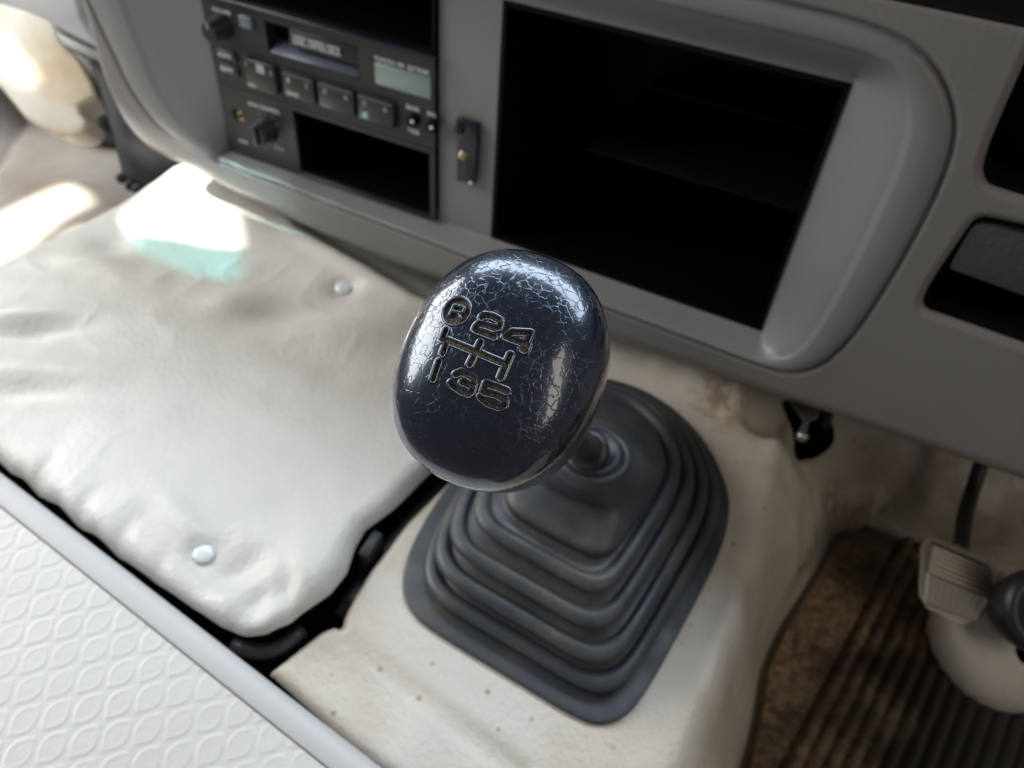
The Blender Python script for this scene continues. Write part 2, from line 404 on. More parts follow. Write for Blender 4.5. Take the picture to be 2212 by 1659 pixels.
for q_, rad in (((1950, 1040), .11), ((2100, 1090), .12), ((1900, 1120), .07), ((1700, 960), .03)):
    bc = nf.mix(nf.math('MULTIPLY', nf.math('MULTIPLY', dist_mask(onS(*q_), rad), shade_grime), 0.75), bc, (0.13, 0.095, 0.065))
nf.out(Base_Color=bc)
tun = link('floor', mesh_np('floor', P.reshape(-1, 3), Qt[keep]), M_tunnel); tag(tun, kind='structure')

# lower floor on the passenger side and the side wall
xs = np.linspace(-1.05, -.42, 200); ys = np.linspace(.05, .78, 180)
Xg, Yg = np.meshgrid(xs, ys, indexing='ij')
Zg = -.415+.02*sstep(Xg, -.60, -.50)+.003*vnoise(Xg, Yg, .09, 3)+.25*sstep(Yg, .56, .80)**1.5
wx = -.765-.10*sstep(Yg, .38, .55)
Zg += .20*sstep(-(Xg-wx), 0.0, .10)**1.3*sstep(Yg, .41, .47)
Zg -= .006*np.exp(-((Xg-wx)/.006)**2)
fl = grid('passenger_floor', np.stack([Xg, Yg, Zg], -1), vinyl('passenger_vinyl', (0.36, 0.32, 0.28), (0.24, 0.18, 0.12), 0.7, 0.4, speck=False)); tag(fl, kind='structure')

# ------------------------------------------------------------------ engine cover
ZC = -.358; ZE = ZC-.011
cov = [onZ(*q, ZE)[:2] for q in [(-120, 915), (-40, 970), (0, 1000), (28, 1026), (52, 1036), (80, 1064), (104, 1084), (130, 1096), (160, 1128), (186, 1148), (212, 1162), (255, 1200), (300, 1232), (400, 1302), (480, 1356), (530, 1376), (580, 1377), (625, 1354), (665, 1328), (715, 1290), (750, 1245), (768, 1190), (790, 1150), (850, 1105), (905, 1050), (960, 1000)]]
cov += [(-.157, .35), (-.160, .41), (-.175, .47), (-.25, .492), (-.36, .492), (-.46, .485), (-.52, .475)]
cov += [onZ(*q, ZE)[:2] for q in [(400, 355), (335, 405), (258, 458), (180, 500), (107, 534), (0, 592), (-150, 680)]]
xs = np.arange(-.66, -.14, .0013); ys = np.arange(.08, .50, .0013)
Xg, Yg = np.meshgrid(xs, ys, indexing='ij')
sdc = poly_sdf(Xg, Yg, cov)
Z = np.full(Xg.shape, ZC)
def blob(px, py, h, sx, sy, ang=0.0):
    p = onZ(px, py, ZC); dx, dy = Xg-p[0], Yg-p[1]; c, s = math.cos(ang), math.sin(ang)
    return 1.15*h*np.exp(-((c*dx+s*dy)/sx)**2-((-s*dx+c*dy)/sy)**2)
Z += .0008*vnoise(Xg, Yg, .06, 11)+.0005*vnoise(Xg, Yg, .018, 12)
Z += blob(500, 650, .006, .03, .016, .5)+blob(600, 690, -.006, .03, .014, .5)+blob(700, 720, .006, .045, .015, .4)
Z += blob(760, 600, .006, .05, .03, -.2)+blob(830, 700, .004, .03, .04)
Z += blob(240, 520, -.006, .02, .015)+blob(200, 570, .004, .03, .01, .3)+blob(60, 680, .005, .04, .012, .6)+blob(50, 720, -.005, .04, .012, .6)
Z += blob(60, 800, .005, .05, .014, .5)+blob(20, 850, -.004, .04, .014, .5)
Z += blob(500, 1235, -.005, .010, .018, -.6)+blob(560, 1300, -.006, .010, .012)+blob(640, 1230, .004, .02, .03)+blob(610, 1330, .003, .012, .012)
Z += blob(400, 1130, .003, .03, .008, -.3)
Z += blob(620, 1290, -.004, .006, .02, .7)
for s in ((747, 632), (441, 1197)):
    Z += blob(*s, -.0050, .0120, .0120)
for i, (px, py) in enumerate([(60, 1040), (150, 1120), (235, 1180), (320, 1240)]):     # gathers along the front hem
    Z += blob(px, py, -.004, .006, .016, .2)*(1-.2*i)
rid = (1-np.abs(vnoise(Xg, Yg, .034, 41)))**4
wm = np.clip(blob(560, 640, 1, .10, .06)+blob(80, 640, 1, .09, .06)+blob(560, 1300, 1, .03, .03)+blob(80, 1000, .8, .06, .05), 0, 1)
Z += .0008*rid*wm
Rr = .012; q = np.clip(sdc+Rr, 0, Rr)
Z -= .80*(Rr-np.sqrt(np.maximum(Rr*Rr-q*q, 0)))
bl = np.interp(Xg, [-.43, -.3917, -.3268, -.2584, -.20], [.445, .422, .406, .393, .40])
Z -= .022*sstep(Yg-bl, -.010, .030)*sstep(Xg, -.46, -.40)
Z += .0030*np.exp(-((Yg-bl+.012)/.009)**2)*sstep(Xg, -.42, -.36)
XcS, YcS = snap(Xg, Yg, sdc, xs, ys, .0021)
Qc = grid_quads(*Xg.shape)
eng = thing('engine_cover', (-.34, .27, -.44), 'padded off-white vinyl engine cover with two snap buttons beside the gear lever', 'engine cover')
skin = link('vinyl_skin', mesh_np('vinyl_skin', np.stack([XcS, YcS, Z], -1).reshape(-1, 3), Qc[sdc.ravel()[Qc].min(axis=1) <= 0]), M_cover, eng)
def coverz(px, py):
    p = onZ(px, py, ZC-.004); i = int(round((p[0]+.66)/.0013)); j = int(round((p[1]-.08)/.0013)); return p[0], p[1], Z[i, j]
for s in ((747, 632), (441, 1197)):
    x, y, z = coverz(*s)
    k_s = 1.3 if s[0] == 747 else 1.0
    lathe('snap_button', [(0, .0016*k_s), (.0036*k_s, .0015*k_s), (.0054*k_s, .0009*k_s), (.0059*k_s, 0), (.0056*k_s, -.001)], (x, y, z+.0002), (.1, -.05, 1), M_snap, eng, 32)
# black channel strip under the hem and rubber seal
seal = thing('rubber_seal', tuple(onZ(700, 1300, -.39)), 'black rubber seal strip in the gap between engine cover and floor tunnel', 'seal')
tube('strip', [onZ(*q, -.378) for q in [(505, 1392), (560, 1412), (610, 1400), (655, 1362)]], .0040, M_black, seal)
tube('strip', [onZ(*q, -.392) for q in [(735, 1330), (790, 1245), (870, 1140), (960, 1048), (1040, 960)]], .0035, M_black, seal)
cl = onZ(800, 1172, -.366)
prism('clip', [onZ(*q, -.366) for q in [(772, 1192), (808, 1142), (828, 1152), (796, 1200), (788, 1204)]], (0, 0, -.02), M_black, seal, .0015)

# ------------------------------------------------------------------ foreground lid with scale pattern
ZP = -.338
hatch = thing('seat_base_lid', tuple(onZ(300, 1500, ZP)), 'white lid with embossed leaf-shaped scales and smooth painted edge trim', 'lid')
A, B = onZ(-400, 708, ZP), onZ(1300, 2021, ZP)              # outer edge of trim
dirv = (B-A)/np.linalg.norm(B-A); nrm = np.array([dirv[1], -dirv[0], 0])     # towards the viewer
if nrm[1] > 0: nrm = -nrm
inner = onZ(300, 1335, ZP); wtrim = float((inner-A)@nrm)
ca = onZ(74.2, 1421.8, ZP); va = onZ(74.2+65.5, 1421.8-11.1, ZP)-ca; vb = onZ(74.2-11.1, 1421.8+64.3, ZP)-ca
L = np.linalg.norm(B-A)
us = np.arange(0, L, .00055); vs = np.arange(0, .13, .00055)
U, Vv = np.meshgrid(us, vs, indexing='ij')
Px = A[0]+dirv[0]*U+nrm[0]*(wtrim+Vv); Py = A[1]+dirv[1]*U+nrm[1]*(wtrim+Vv)
det = va[0]*vb[1]-va[1]*vb[0]
rx, ry = Px-ca[0], Py-ca[1]
cu = (rx*vb[1]-ry*vb[0])/det; cv = (va[0]*ry-va[1]*rx)/det
cu = cu-np.round(cu); cv = cv-np.round(cv)
def rbox(x, y, hx, hy, rtl, rtr, rbl, rbr):
    r = np.where(x < 0, np.where(y < 0, rtl, rbl), np.where(y < 0, rtr, rbr))
    qx, qy = np.abs(x)-hx+r, np.abs(y)-hy+r
    return np.minimum(np.maximum(qx, qy), 0)+np.hypot(np.maximum(qx, 0), np.maximum(qy, 0))-r
sdl = rbox(cu, cv, .44, .44, .52, .06, .06, .52)
h = .00029*sstep(-sdl, -.05, .07)-.00012*sstep(-sdl, .06, .16)
Pz = ZP-.0012+h+.0003*vnoise(Px, Py, .05, 21)
sc_o = grid('scale_sheet', np.stack([Px, Py, Pz], -1), M_panel, hatch)
# trim moulding, swept profile
prof = [(-.0005, -.05), (-.0012, -.010), (0.0, -.003), (.0015, -.0006), (.004, .0004), (wtrim*.5, .0009), (wtrim-.002, .0004), (wtrim-.0008, -.0002), (wtrim-.0002, -.002)]
Pt = np.zeros((2, len(prof), 3))
for i, u in enumerate((0, L)):
    for j, (a, b) in enumerate(prof): Pt[i, j] = A+dirv*u+nrm*a+np.array([0, 0, b])
o = grid('edge_trim', Pt, M_trim, hatch, flip=True); 
try: o.data.set_sharp_from_angle(angle=math.radians(40))
except Exception: pass

# ------------------------------------------------------------------ gaiter
gb_ = thing('gear_lever_gaiter', (-.067, .28, ZT), 'black ribbed rubber gaiter at the foot of the gear lever', 'gaiter')
NZ = -.288
cN = tuple(onZ(1279, 978, NZ)[:2])
base = np.array([(-.138, .190), (-.122, .1765), (-.100, .1735), (-.060, .1715), (-.030, .1695), (-.0155, .1715), (-.0055, .183), (-.0015, .205), (.003, .25), (.0065, .295), (.003, .325), (-.006, .345),
                 (-.028, .372), (-.060, .391), (-.090, .394), (-.118, .386), (-.138, .365), (-.147, .33), (-.149, .28), (-.147, .225)])
base = chaikin(base, 3); bc0 = base.mean(0); base = bc0+(base-bc0)*1.03
bx0, by0 = base.min(0); bx1, by1 = base.max(0)
nb_ = (base-[(bx0+bx1)/2, (by0+by1)/2])/[(bx1-bx0)/2, (by1-by0)/2]
circ = np.arctan2(nb_[:, 1], nb_[:, 0])
rings = [(bx0, bx1, by0, by1, ZT-.001, 0), (bx0+.0003, bx1-.0003, by0+.0003, by1-.0003, ZT+.0022, 0), (bx0+.0015, bx1-.0015, by0+.0015, by1-.0015, ZT+.0032, 0)]
R5 = [(-.1405, -.0010, .1785, .386, -.3560), (-.1360, -.0090, .1860, .373, -.3450), (-.1300, -.0185, .1960, .359, -.3340), (-.1200, -.0270, .2080, .343, -.3230)]
for k, (x0, x1, y0, y1, z) in enumerate(R5):
    for a_, dz_ in ((.0050, -.0088), (.0018, -.0076), (-.0008, -.0052), (-.0010, -.0026), (.0008, -.0005), (.0034, .0002), (.0058, -.0010), (.0070, -.0022)):
        rings.append((x0+a_, x1-a_, y0+a_*1.1, y1-a_*1.1, z+dz_, 0))
rings += [(-.1080, -.0350, .2215, .327, -.3240, .1), (-.1085, -.0345, .2210, .327, -.3200, .1), (-.1065, -.0360, .2225, .324, -.3160, .15)]
def cring(cx, cy, r_, z, m): return (cx-r_, cx+r_, cy-r_, cy+r_, z, m)
mx_, my_ = -.0712, .271
for f, r_, z in ((.12, .0325, -.3095), (.38, .0285, -.3025), (.68, .0245, -.2970), (.92, .0212, -.2930), (1.0, .0196, NZ-.0025)):
    rings.append(cring(mx_+(cN[0]-mx_)*f, my_+(cN[1]-my_)*f, r_, z, min(1, .4+f)))
for dr, dz in [(.0195, -.0008), (.0188, .0010), (.0172, .0016), (.0160, .0006), (.0152, -.0002), (.0146, .0016), (.0134, .0028), (.0118, .0024), (.0100, .0008), (.0075, -.001)]:
    rings.append(cring(cN[0], cN[1], dr, NZ+dz, 1.0))
def ring_pts(x0, x1, y0, y1, m):
    sq = nb_; ci = np.stack([np.cos(circ), np.sin(circ)], 1)
    q_ = sq*(1-m)+ci*m
    return q_*[(x1-x0)/2, (y1-y0)/2]+[(x0+x1)/2, (y0+y1)/2]
# subdivide the ring stack smoothly
prs = [np.array([(x, y, z) for x, y in ring_pts(x0, x1, y0, y1, m)]) for (x0, x1, y0, y1, z, m) in rings]
S = np.stack(prs, 0)
def crom(S, m=4):
    out = []
    for i in range(len(S)-1):
        p0, p1, p2, p3 = S[max(i-1, 0)], S[i], S[i+1], S[min(i+2, len(S)-1)]
        for k in range(m):
            t = k/m; out.append(.5*((2*p1)+(-p0+p2)*t+(2*p0-5*p1+4*p2-p3)*t*t+(-p0+3*p1-3*p2+p3)*t**3))
    out.append(S[-1]); return np.stack(out, 0)
S = crom(S, 4)
S[:, :, 2] += .0006*np.sin(S[:, :, 0]*60+S[:, :, 1]*35)*sstep(S[:, :, 2], -.368, -.35)
grid('bellows', S, M_rubber, gb_, wrapv=True, flip=True)

# ------------------------------------------------------------------ gear lever and knob
KC = atD(1081, 798, .197); NK = np.array([cN[0], cN[1], NZ])
ax = KC-NK; ax /= np.linalg.norm(ax)
kx = np.array([1.0, 0, 0]); kx -= ax*(kx@ax); kx /= np.linalg.norm(kx); ky = np.cross(ax, kx)
ROT = math.radians(0.0)
KA, KB, HC, HL = .0251, .0310, .0185, .044
lever = thing('gear_lever', tuple(NK), 'black gear lever with worn cracked knob engraved R 2 4 1 3 5', 'gear lever')
steel = mat('lever_rod', (0.02, 0.02, 0.022), 0.35)
tube('shaft', [NK-ax*.02, NK+ax*.06, KC-ax*.03], .0062, steel, lever, 24, 0)
lathe('collar', [(.0066, 0), (.0095, .001), (.0098, .010), (.0088, .012), (.0062, .0125)], NK+ax*.004, ax, steel, lever, 40)
def zk(x, y): return 909.7+.17207*x, 624.3+.17207*y
def to_k(x, y):
    r = ray(*zk(x, y)); o = KC+ax*(HC*.93); t = (o@ax)/(r@ax); p = r*t-KC; return (p@kx, p@ky)
ST = [[(315, 520), (272, 640)], [(300, 640), (690, 805), (1065, 960)], [(330, 690), (285, 820)], [(760, 690), (630, 965)], [(1130, 840), (1010, 1130)], [(238, 925), (162, 1140)],
      [(770, 365), (800, 340), (900, 355), (985, 400), (1005, 445), (985, 495), (930, 508), (830, 470), (735, 450), (700, 490), (690, 525), (930, 618)],
      [(1150, 552), (1368, 556)], [(1150, 552), (1068, 612)], [(1068, 612), (1340, 712)], [(1366, 556), (1285, 758)],
      [(455, 1090), (520, 1062), (600, 1090), (680, 1145), (680, 1200), (640, 1225), (540, 1188)], [(672, 1210), (648, 1310), (615, 1335), (520, 1300), (410, 1225), (395, 1195)],
      [(1085, 1295), (960, 1245), (835, 1205), (798, 1305), (960, 1345), (1055, 1400), (1045, 1465), (985, 1495), (850, 1450), (758, 1375)]]
RS = [[(345, 318), (398, 182), (520, 212), (545, 240), (525, 292), (490, 300), (372, 262)], [(470, 290), (500, 372)]]
ksc = np.hypot(*(np.array(to_k(700, 700))-np.array(to_k(800, 700))))/100
nth, nr, nlo = 1000, 230, 90
th = np.linspace(0, 2*np.pi, nth, endpoint=False)
def sup(t, e):
    c, s = np.cos(t), np.sin(t); return (np.abs(c)**e+np.abs(s)**e)**(-1/e)
se = sup(th, 2.35)
EP = 2.5
ph = np.concatenate([np.linspace(0, 1, nr)**.9*np.pi/2])
# profile (rho, z): dome then tapering body
def prof_top(t): return np.sin(t)**(2/EP), HC*np.cos(t)**(2/EP)
rt = np.linspace(0, .90, nr-60); rho = list(rt); zz = list(HC*(1-rt**EP)**(1/EP))
z9 = zz[-1]
t9 = np.arcsin(np.clip(.90**(EP/2), 0, 1)); tt = np.linspace(t9, np.pi/2, 61)[1:]
rho += list(np.sin(tt)**(2/EP)); zz += list(HC*np.abs(np.cos(tt))**(2/EP))
tl = np.linspace(0, 1, nlo)[1:]
rl = np.cos(tl*np.pi/2*.80)**.62; zl = -HL*np.sin(tl*np.pi/2*.80)/math.sin(math.pi/2*.80)
rho += list(rl); zz += list(zl)
rho = np.array(rho); zz = np.array(zz)
rr = rho[None, :]*se[:, None]
kxx = KA*rr*np.cos(th)[:, None]; kyy = KB*rr*np.sin(th)[:, None]
kzz = np.repeat(zz[None, :], nth, 0)
shiftx = .0006; kyy = kyy*(1+.06*np.sin(th)[:, None]*0)                       # plain oval plan
kzz = kzz - .045*kyy*sstep(kzz, -.01, .01)
# engraving distance field in knob plane
top = kzz > HC*.25
sd_ = np.full(kxx.shape, 1.0)
tx, ty = kxx[top], kyy[top]; dd = np.full(tx.shape, 1.0)
for s_ in ST:
    pk = [to_k(*p) for p in s_]
    for a, b in zip(pk[:-1], pk[1:]): dd = np.minimum(dd, seg_d(tx, ty, a, b)-30*ksc)
for a in (to_k(1300, 750),): dd = np.minimum(dd, np.hypot(tx-a[0], ty-a[1])-52*ksc)
rc = to_k(440, 275); disc = np.hypot(tx-rc[0], ty-rc[1])-180*ksc
lr = np.full(tx.shape, 1.0)
for s_ in RS:
    pk = [to_k(*p) for p in s_]
    for a, b in zip(pk[:-1], pk[1:]): lr = np.minimum(lr, seg_d(tx, ty, a, b)-21*ksc)
dd = np.minimum(dd, np.maximum(disc, -lr))
sd_[top] = dd
dep = .00085*sstep(-sd_, -.00012, .00022)-.00022*np.exp(-((sd_-.00030)/.00020)**2)
kzz = kzz-dep
kw = KC[None, None]+kxx[..., None]*kx+kyy[..., None]*ky+kzz[..., None]*ax
Q = grid_quads(nth, len(rho), True)
eng_m = (sd_.ravel()[Q].max(axis=1) < -.00008)
KCV.default_value = tuple(KC); KYV.default_value = tuple(ky)
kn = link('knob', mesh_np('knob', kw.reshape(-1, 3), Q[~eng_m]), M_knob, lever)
es = link('engraved_shift_pattern', mesh_np('engraved_shift_pattern', kw.reshape(-1, 3), Q[eng_m]), M_dirt, kn)
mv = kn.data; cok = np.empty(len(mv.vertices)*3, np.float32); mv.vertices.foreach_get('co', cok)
used_ = np.unique(Q[~eng_m]); edge_glint = np.exp(-((sd_.ravel()[used_]-.00009)/.00010)**2).astype(np.float32)
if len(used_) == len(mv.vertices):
    at = mv.attributes.new('edge_glint', 'FLOAT', 'POINT'); at.data.foreach_set('value', edge_glint)
es['label'] = 'dirt-filled engraving reading R 2 4 over H gate over 1 3 5'

# ------------------------------------------------------------------ dashboard
YB = .419; H = .017; YR = YB-H
k_ = YR/.394
seam_px = [(188, 0), (204, 32), (223, 75), (250, 129), (271, 177), (304, 228), (339, 271), (382, 306), (430, 333), (484, 355), (516, 368), (612, 404), (710, 443), (888, 510), (1100, 590), (1320, 670), (1500, 737), (1640, 790), (1706, 810), (1770, 795), (1830, 740), (1880, 672), (1960, 540), (2030, 400), (2058, 310), (2060, 250), (2040, 180), (1990, 110), (1900, 65), (1800, 35), (1700, 12), (1600, -12)]
seam = [tuple(onY(*q, YR)[[0, 2]]) for q in seam_px]
seam += [(-.30, -.110), (-.50, -.110), (-.545, -.14), (-.552, -.18)]
outl_px = [(160, 0), (175, 60), (200, 150), (232, 225), (265, 283), (310, 330), (360, 358), (400, 372), (440, 392), (480, 420), (560, 455), (640, 497), (850, 592), (1000, 640), (1330, 755), (1690, 880), (2212, 1060), (2500, 1160)]
outl = [tuple(onY(*q, YR)[[0, 2]]) for q in outl_px] + [(.60, -.0), (-.58, -.0), (-.575, -.15)]
RI = (-.4485, -.0175, -.3045, -.1440)                       # block holding radio and pocket
PK = (-.2135, -.0185, -.3035, -.1455)                       # big pocket opening
RD = (-.4475, -.2560, -.3040, -.1400)                       # radio slot opening
def lin(a, b, step): return list(np.linspace(a, b, max(2, int(round((b-a)/step))+1)))
def merge(*ls):
    s = sorted(set(round(v, 6) for l in ls for v in l)); out = [s[0]]
    for v in s[1:]:
        if v-out[-1] > 2e-5: out.append(v)
    return np.array(out)
xs = merge(lin(-.60, RD[0], .001), lin(RD[0], RD[1], .003), lin(RD[1], PK[0], .0015), lin(PK[0], PK[1], .003), lin(PK[1], .07, .0008), lin(.07, .26, .001))
zs = merge(lin(-.372, RD[2], .0009), lin(RD[2], PK[2], .0005), lin(PK[2], PK[3], .0013), lin(PK[3], RD[3], .0015), lin(RD[3], -.06, .0009))
Xg, Zg = np.meshgrid(xs, zs, indexing='ij')
s_in = np.hypot(np.maximum(np.maximum(RI[0]-Xg, Xg-RI[1]), 0), np.maximum(np.maximum(RI[2]-Zg, Zg-RI[3]), 0))
ss = poly_sdf(Xg, Zg, chaikin(seam, 1)); so_ = poly_sdf(Xg, Zg, chaikin(outl, 1))
inside = ss < 0
t = np.where(inside, s_in/(s_in+np.maximum(-ss, 1e-5)), 1.0)
tr = np.clip(t/.66, 0, 1)
hgt = H*np.where(inside, sstep(tr, -.25, 1.0)*1.0, 1.0)
hgt = np.where(inside, H*(tr*.75+.25*sstep(tr, 0, 1))+.0018*np.sin(np.clip((t-.6)/.4, 0, 1)*np.pi), H)
hgt -= .0032*np.exp(-((ss)/.0015)**2)                        # seam line
# outer edge roll
Re = .016; q = np.clip(so_+Re, 0, Re); hgt -= (Re-np.sqrt(np.maximum(Re*Re-q*q, 0)))
hgt = np.where(so_ > 0, hgt-.16*sstep(so_, -.0005, .004), hgt)
# recesses on the driver side (switch recess, ashtray)
r1 = chaikin([tuple(onY(*q, YR)[[0, 2]]) for q in [(2120, 350), (2126, 400), (2160, 413), (2500, 520), (2500, 120), (2240, 85), (2212, 140)]], 2)
r2 = chaikin([tuple(onY(*q, YR)[[0, 2]]) for q in [(1992, 640), (1993, 672), (2025, 682), (2500, 850), (2500, 560), (2150, 478), (2108, 474), (2085, 505)]], 2)
s1, s2 = poly_sdf(Xg, Zg, r1), poly_sdf(Xg, Zg, r2)
for s_r in (s1, s2): hgt -= .004*sstep(-s_r, -.004, .001)
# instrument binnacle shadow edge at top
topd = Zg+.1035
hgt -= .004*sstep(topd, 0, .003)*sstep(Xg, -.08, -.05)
YY = YB-hgt
Xs, Zs = snap(Xg, Zg, s1, xs, zs, .0020, False); Xs, Zs = snap(Xs, Zs, s2, xs, zs, .0020, False)
P = np.stack([Xs, YY, Zs], -1)
dash = thing('dashboard', (-.2, .5, -.35), 'grey plastic dashboard with rounded centre bezel behind the gear knob', 'dashboard')
cut = (Xg > PK[0]+1e-5) & (Xg < PK[1]-1e-5) & (Zg > PK[2]+1e-5) & (Zg < PK[3]-1e-5)
cut |= (Xg > RD[0]+1e-5) & (Xg < RD[1]-1e-5) & (Zg > RD[2]+1e-5) & (Zg < RD[3]-1e-5)
Qd = grid_quads(*Xg.shape)
c_in = inside.ravel()[Qd].mean(axis=1) > .5
# a quad is cut away when its centre lies in an opening
qc = P.reshape(-1, 3)[Qd].mean(axis=1)
def inr(r): return (qc[:, 0] > r[0]) & (qc[:, 0] < r[1]) & (qc[:, 2] > r[2]) & (qc[:, 2] < r[3])
gone = inr(PK) | inr(RD) | (so_.ravel()[Qd].min(axis=1) > .004)
sv1 = s1.ravel()[Qd].max(axis=1) < 0; sv2 = s2.ravel()[Qd].max(axis=1) < 0
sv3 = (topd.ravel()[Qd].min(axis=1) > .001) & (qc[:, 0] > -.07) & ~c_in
pan_m = ~gone & ~c_in & ~(sv1 | sv2 | sv3)
link('centre_bezel', mesh_np('centre_bezel', P.reshape(-1, 3), Qd[~gone & c_in]), M_bezel, dash)
link('dash_panel', mesh_np('dash_panel', P.reshape(-1, 3), Qd[pan_m]), M_dash, dash)
def well(name, outline, depth):
    n_ = len(outline); Pw_ = np.zeros((n_, 3, 3))
    for a, (x, z) in enumerate(outline):
        Pw_[a, 0] = (x, YR+.0035, z); Pw_[a, 1] = (x, YR+.012, z); Pw_[a, 2] = (x, YR+depth, z)
    V = Pw_.reshape(-1, 3); Qw = [tuple(int(v) for v in q_) for q_ in grid_quads(n_, 3, True)]+[tuple(range(2, 3*n_, 3))]
    return pydata(name, V, Qw, M_void, dash)
well('switch_recess', r1, .05); well('ashtray_recess', r2, .06)
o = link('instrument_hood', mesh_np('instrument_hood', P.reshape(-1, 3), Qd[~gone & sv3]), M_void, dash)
# ashtray lid
lid = [onY(*q, YR+.002) for q in [(2112, 484), (2150, 490), (2420, 570), (2420, 722), (2212, 641), (2050, 582), (2060, 560), (2095, 498)]]
prism('ashtray_lid', lid, (0, .012, 0), M_key2, dash, .0012)
# big open pocket (real box recess)
def recess(name, r, y0, depth, mt, parent, wall=.0022, lipy=.001):
    x0, x1, z0, z1 = r; V = []; F = []
    def add(a, b, c, d_, e, f):
        v, ff = box_vf(a, b, c, d_, e, f); n0 = len(V); V.extend(v); F.extend([tuple(i+n0 for i in q_) for q_ in ff])
    yb = y0+depth; y00 = y0-lipy
    add(x0, x0+wall, y00, yb, z0, z1); add(x1-wall, x1, y00, yb, z0, z1)
    add(x0+wall, x1-wall, y00, yb, z0, z0+wall); add(x0+wall, x1-wall, y00, yb, z1-wall, z1)
    add(x0, x1, yb, yb+.002, z0, z1)
    return pydata(name, V, F, mt, parent)
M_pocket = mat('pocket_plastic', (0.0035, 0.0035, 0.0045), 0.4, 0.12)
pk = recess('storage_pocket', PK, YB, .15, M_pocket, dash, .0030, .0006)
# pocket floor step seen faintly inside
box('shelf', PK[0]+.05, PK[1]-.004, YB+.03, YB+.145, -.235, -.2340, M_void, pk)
# black latch plate on the divider
Q2 = lambda x, y: (428.1+.30645*x, .30645*y)
def q2y(x, y, Y): return onY(*Q2(x, y), Y)
lp = [q2y(*p, YB-.005) for p in [(1815, 830), (1970, 880), (1965, 1050), (1945, 1305), (1818, 1275), (1822, 1000), (1800, 930)]]
lt = prism('latch_plate', lp, (0, .0045, 0), M_gloss, dash, .0008)
pc = q2y(1868, 1098, YB-.005)
lathe('screw', [(0, .0022), (.0026, .0018), (.0036, .0004), (.0037, -.001)], pc, (0, -1, 0), mat('brass', (0.45, 0.38, 0.26), 0.35, .5, 1.0), lt, 24)
lathe('pivot', [(0, .0030), (.003, .0028), (.0042, .0015), (.0045, -.001)], q2y(1835, 900, YB-.005), (0, -1, 0), M_black, lt, 24)
pc = q2y(1925, 1295, YB-.005)
lathe('screw', [(0, .0012), (.0014, .0010), (.0018, -.0005)], pc, (0, -1, 0), M_steel, lt, 16)
# lower edge and grey underside seen at far left
und = prism('dash_underside', [atD(*q, .80) for q in [(-60, -60), (150, -60), (172, 40), (235, 140), (150, 92), (60, 50), (-60, 20)]], tuple(M@np.array([0, -.01, .10])), plastic('underside', (0.28, 0.27, 0.26), .5), dash, .003)

box('dash_top', -.62, .60, .425, 1.0, -.052, -.044, M_dash, dash, .002)
box('firewall', -.62, .60, .80, .82, -.60, -.053, M_dash, dash)
# ------------------------------------------------------------------ radio
YF = .4150                                                   # face plane
zb = lambda x, y: (606.5+.16129*x, 44.6+.16129*y)
zc = lambda x, y: (428.1+.16129*x, .16129*y)
zd = lambda x, y: (481.6+.12096*x, 178.4+.12096*y)
def XZ(p, Y=YF): v = onY(*p, Y); return v[0], v[2]
RT = XZ(zb(2080, 490))[1]; RB = XZ(zb(200, 1150))[1]         # radio top and bottom heights
radio = thing('car_radio', (-.352, YF, -.22), 'black cassette car radio with LCD and preset keys in the dashboard', 'car radio')
print('radio z', RT, RB, 'frame', RD)
# faceplate with real openings: bars
def plate(name, x0, x1, z0, z1, holes, y0, y1, mt, parent):
    xs_ = sorted({x0, x1, *[h_[0] for h_ in holes], *[h_[1] for h_ in holes]}); zs_ = sorted({z0, z1, *[h_[2] for h_ in holes], *[h_[3] for h_ in holes]})
    V = []; F = []
    nx, nz = len(xs_), len(zs_)
    solid = np.zeros((nx-1, nz-1), bool)
    for i in range(nx-1):
        for j in range(nz-1):
            cx, cz = (xs_[i]+xs_[i+1])/2, (zs_[j]+zs_[j+1])/2
            solid[i, j] = not any(h_[0] < cx < h_[1] and h_[2] < cz < h_[3] for h_ in holes)
    idx = lambda i, j, k: (i*nz+j)*2+k
    V = [(xs_[i], (y0, y1)[k], zs_[j]) for i in range(nx) for j in range(nz) for k in range(2)]
    for i in range(nx-1):
        for j in range(nz-1):
            if not solid[i, j]: continue
            F.append((idx(i, j, 0), idx(i+1, j, 0), idx(i+1, j+1, 0), idx(i, j+1, 0)))
            F.append((idx(i, j, 1), idx(i, j+1, 1), idx(i+1, j+1, 1), idx(i+1, j, 1)))
            for (di, dj, a, b) in ((-1, 0, (i, j), (i, j+1)), (1, 0, (i+1, j), (i+1, j+1)), (0, -1, (i, j), (i+1, j)), (0, 1, (i, j+1), (i+1, j+1))):
                ii, jj = i+di, j+dj
                if not (0 <= ii < nx-1 and 0 <= jj < nz-1) or not solid[ii, jj]:
                    F.append((idx(*a, 0), idx(*b, 0), idx(*b, 1), idx(*a, 1)))
    return pydata(name, V, F, mt, parent)
def rect(f, tl, br, Y=YF):
    a, b = XZ(f(*tl), Y), XZ(f(*br), Y); return (min(a[0], b[0]), max(a[0], b[0]), min(a[1], b[1]), max(a[1], b[1]))
slot = rect(zc, (880, 270), (2150, 1010)); slot = (slot[0], XZ(zb(1040, 500))[0], XZ(zb(1040, 770))[1], XZ(zc(900, 280))[1])
lcdx0, lcdx1 = XZ(zb(1268, 700))[0], XZ(zb(2010, 900))[0]; lcdz1, lcdz0 = XZ(zb(1268, 420))[1], XZ(zb(1990, 1050))[1]
x0, x1 = RD[0]+.0012, RD[1]-.0012
plate('faceplate', x0, x1, RB+.0005, RT-.0005, [slot], YF, YF+.012, M_face, radio)
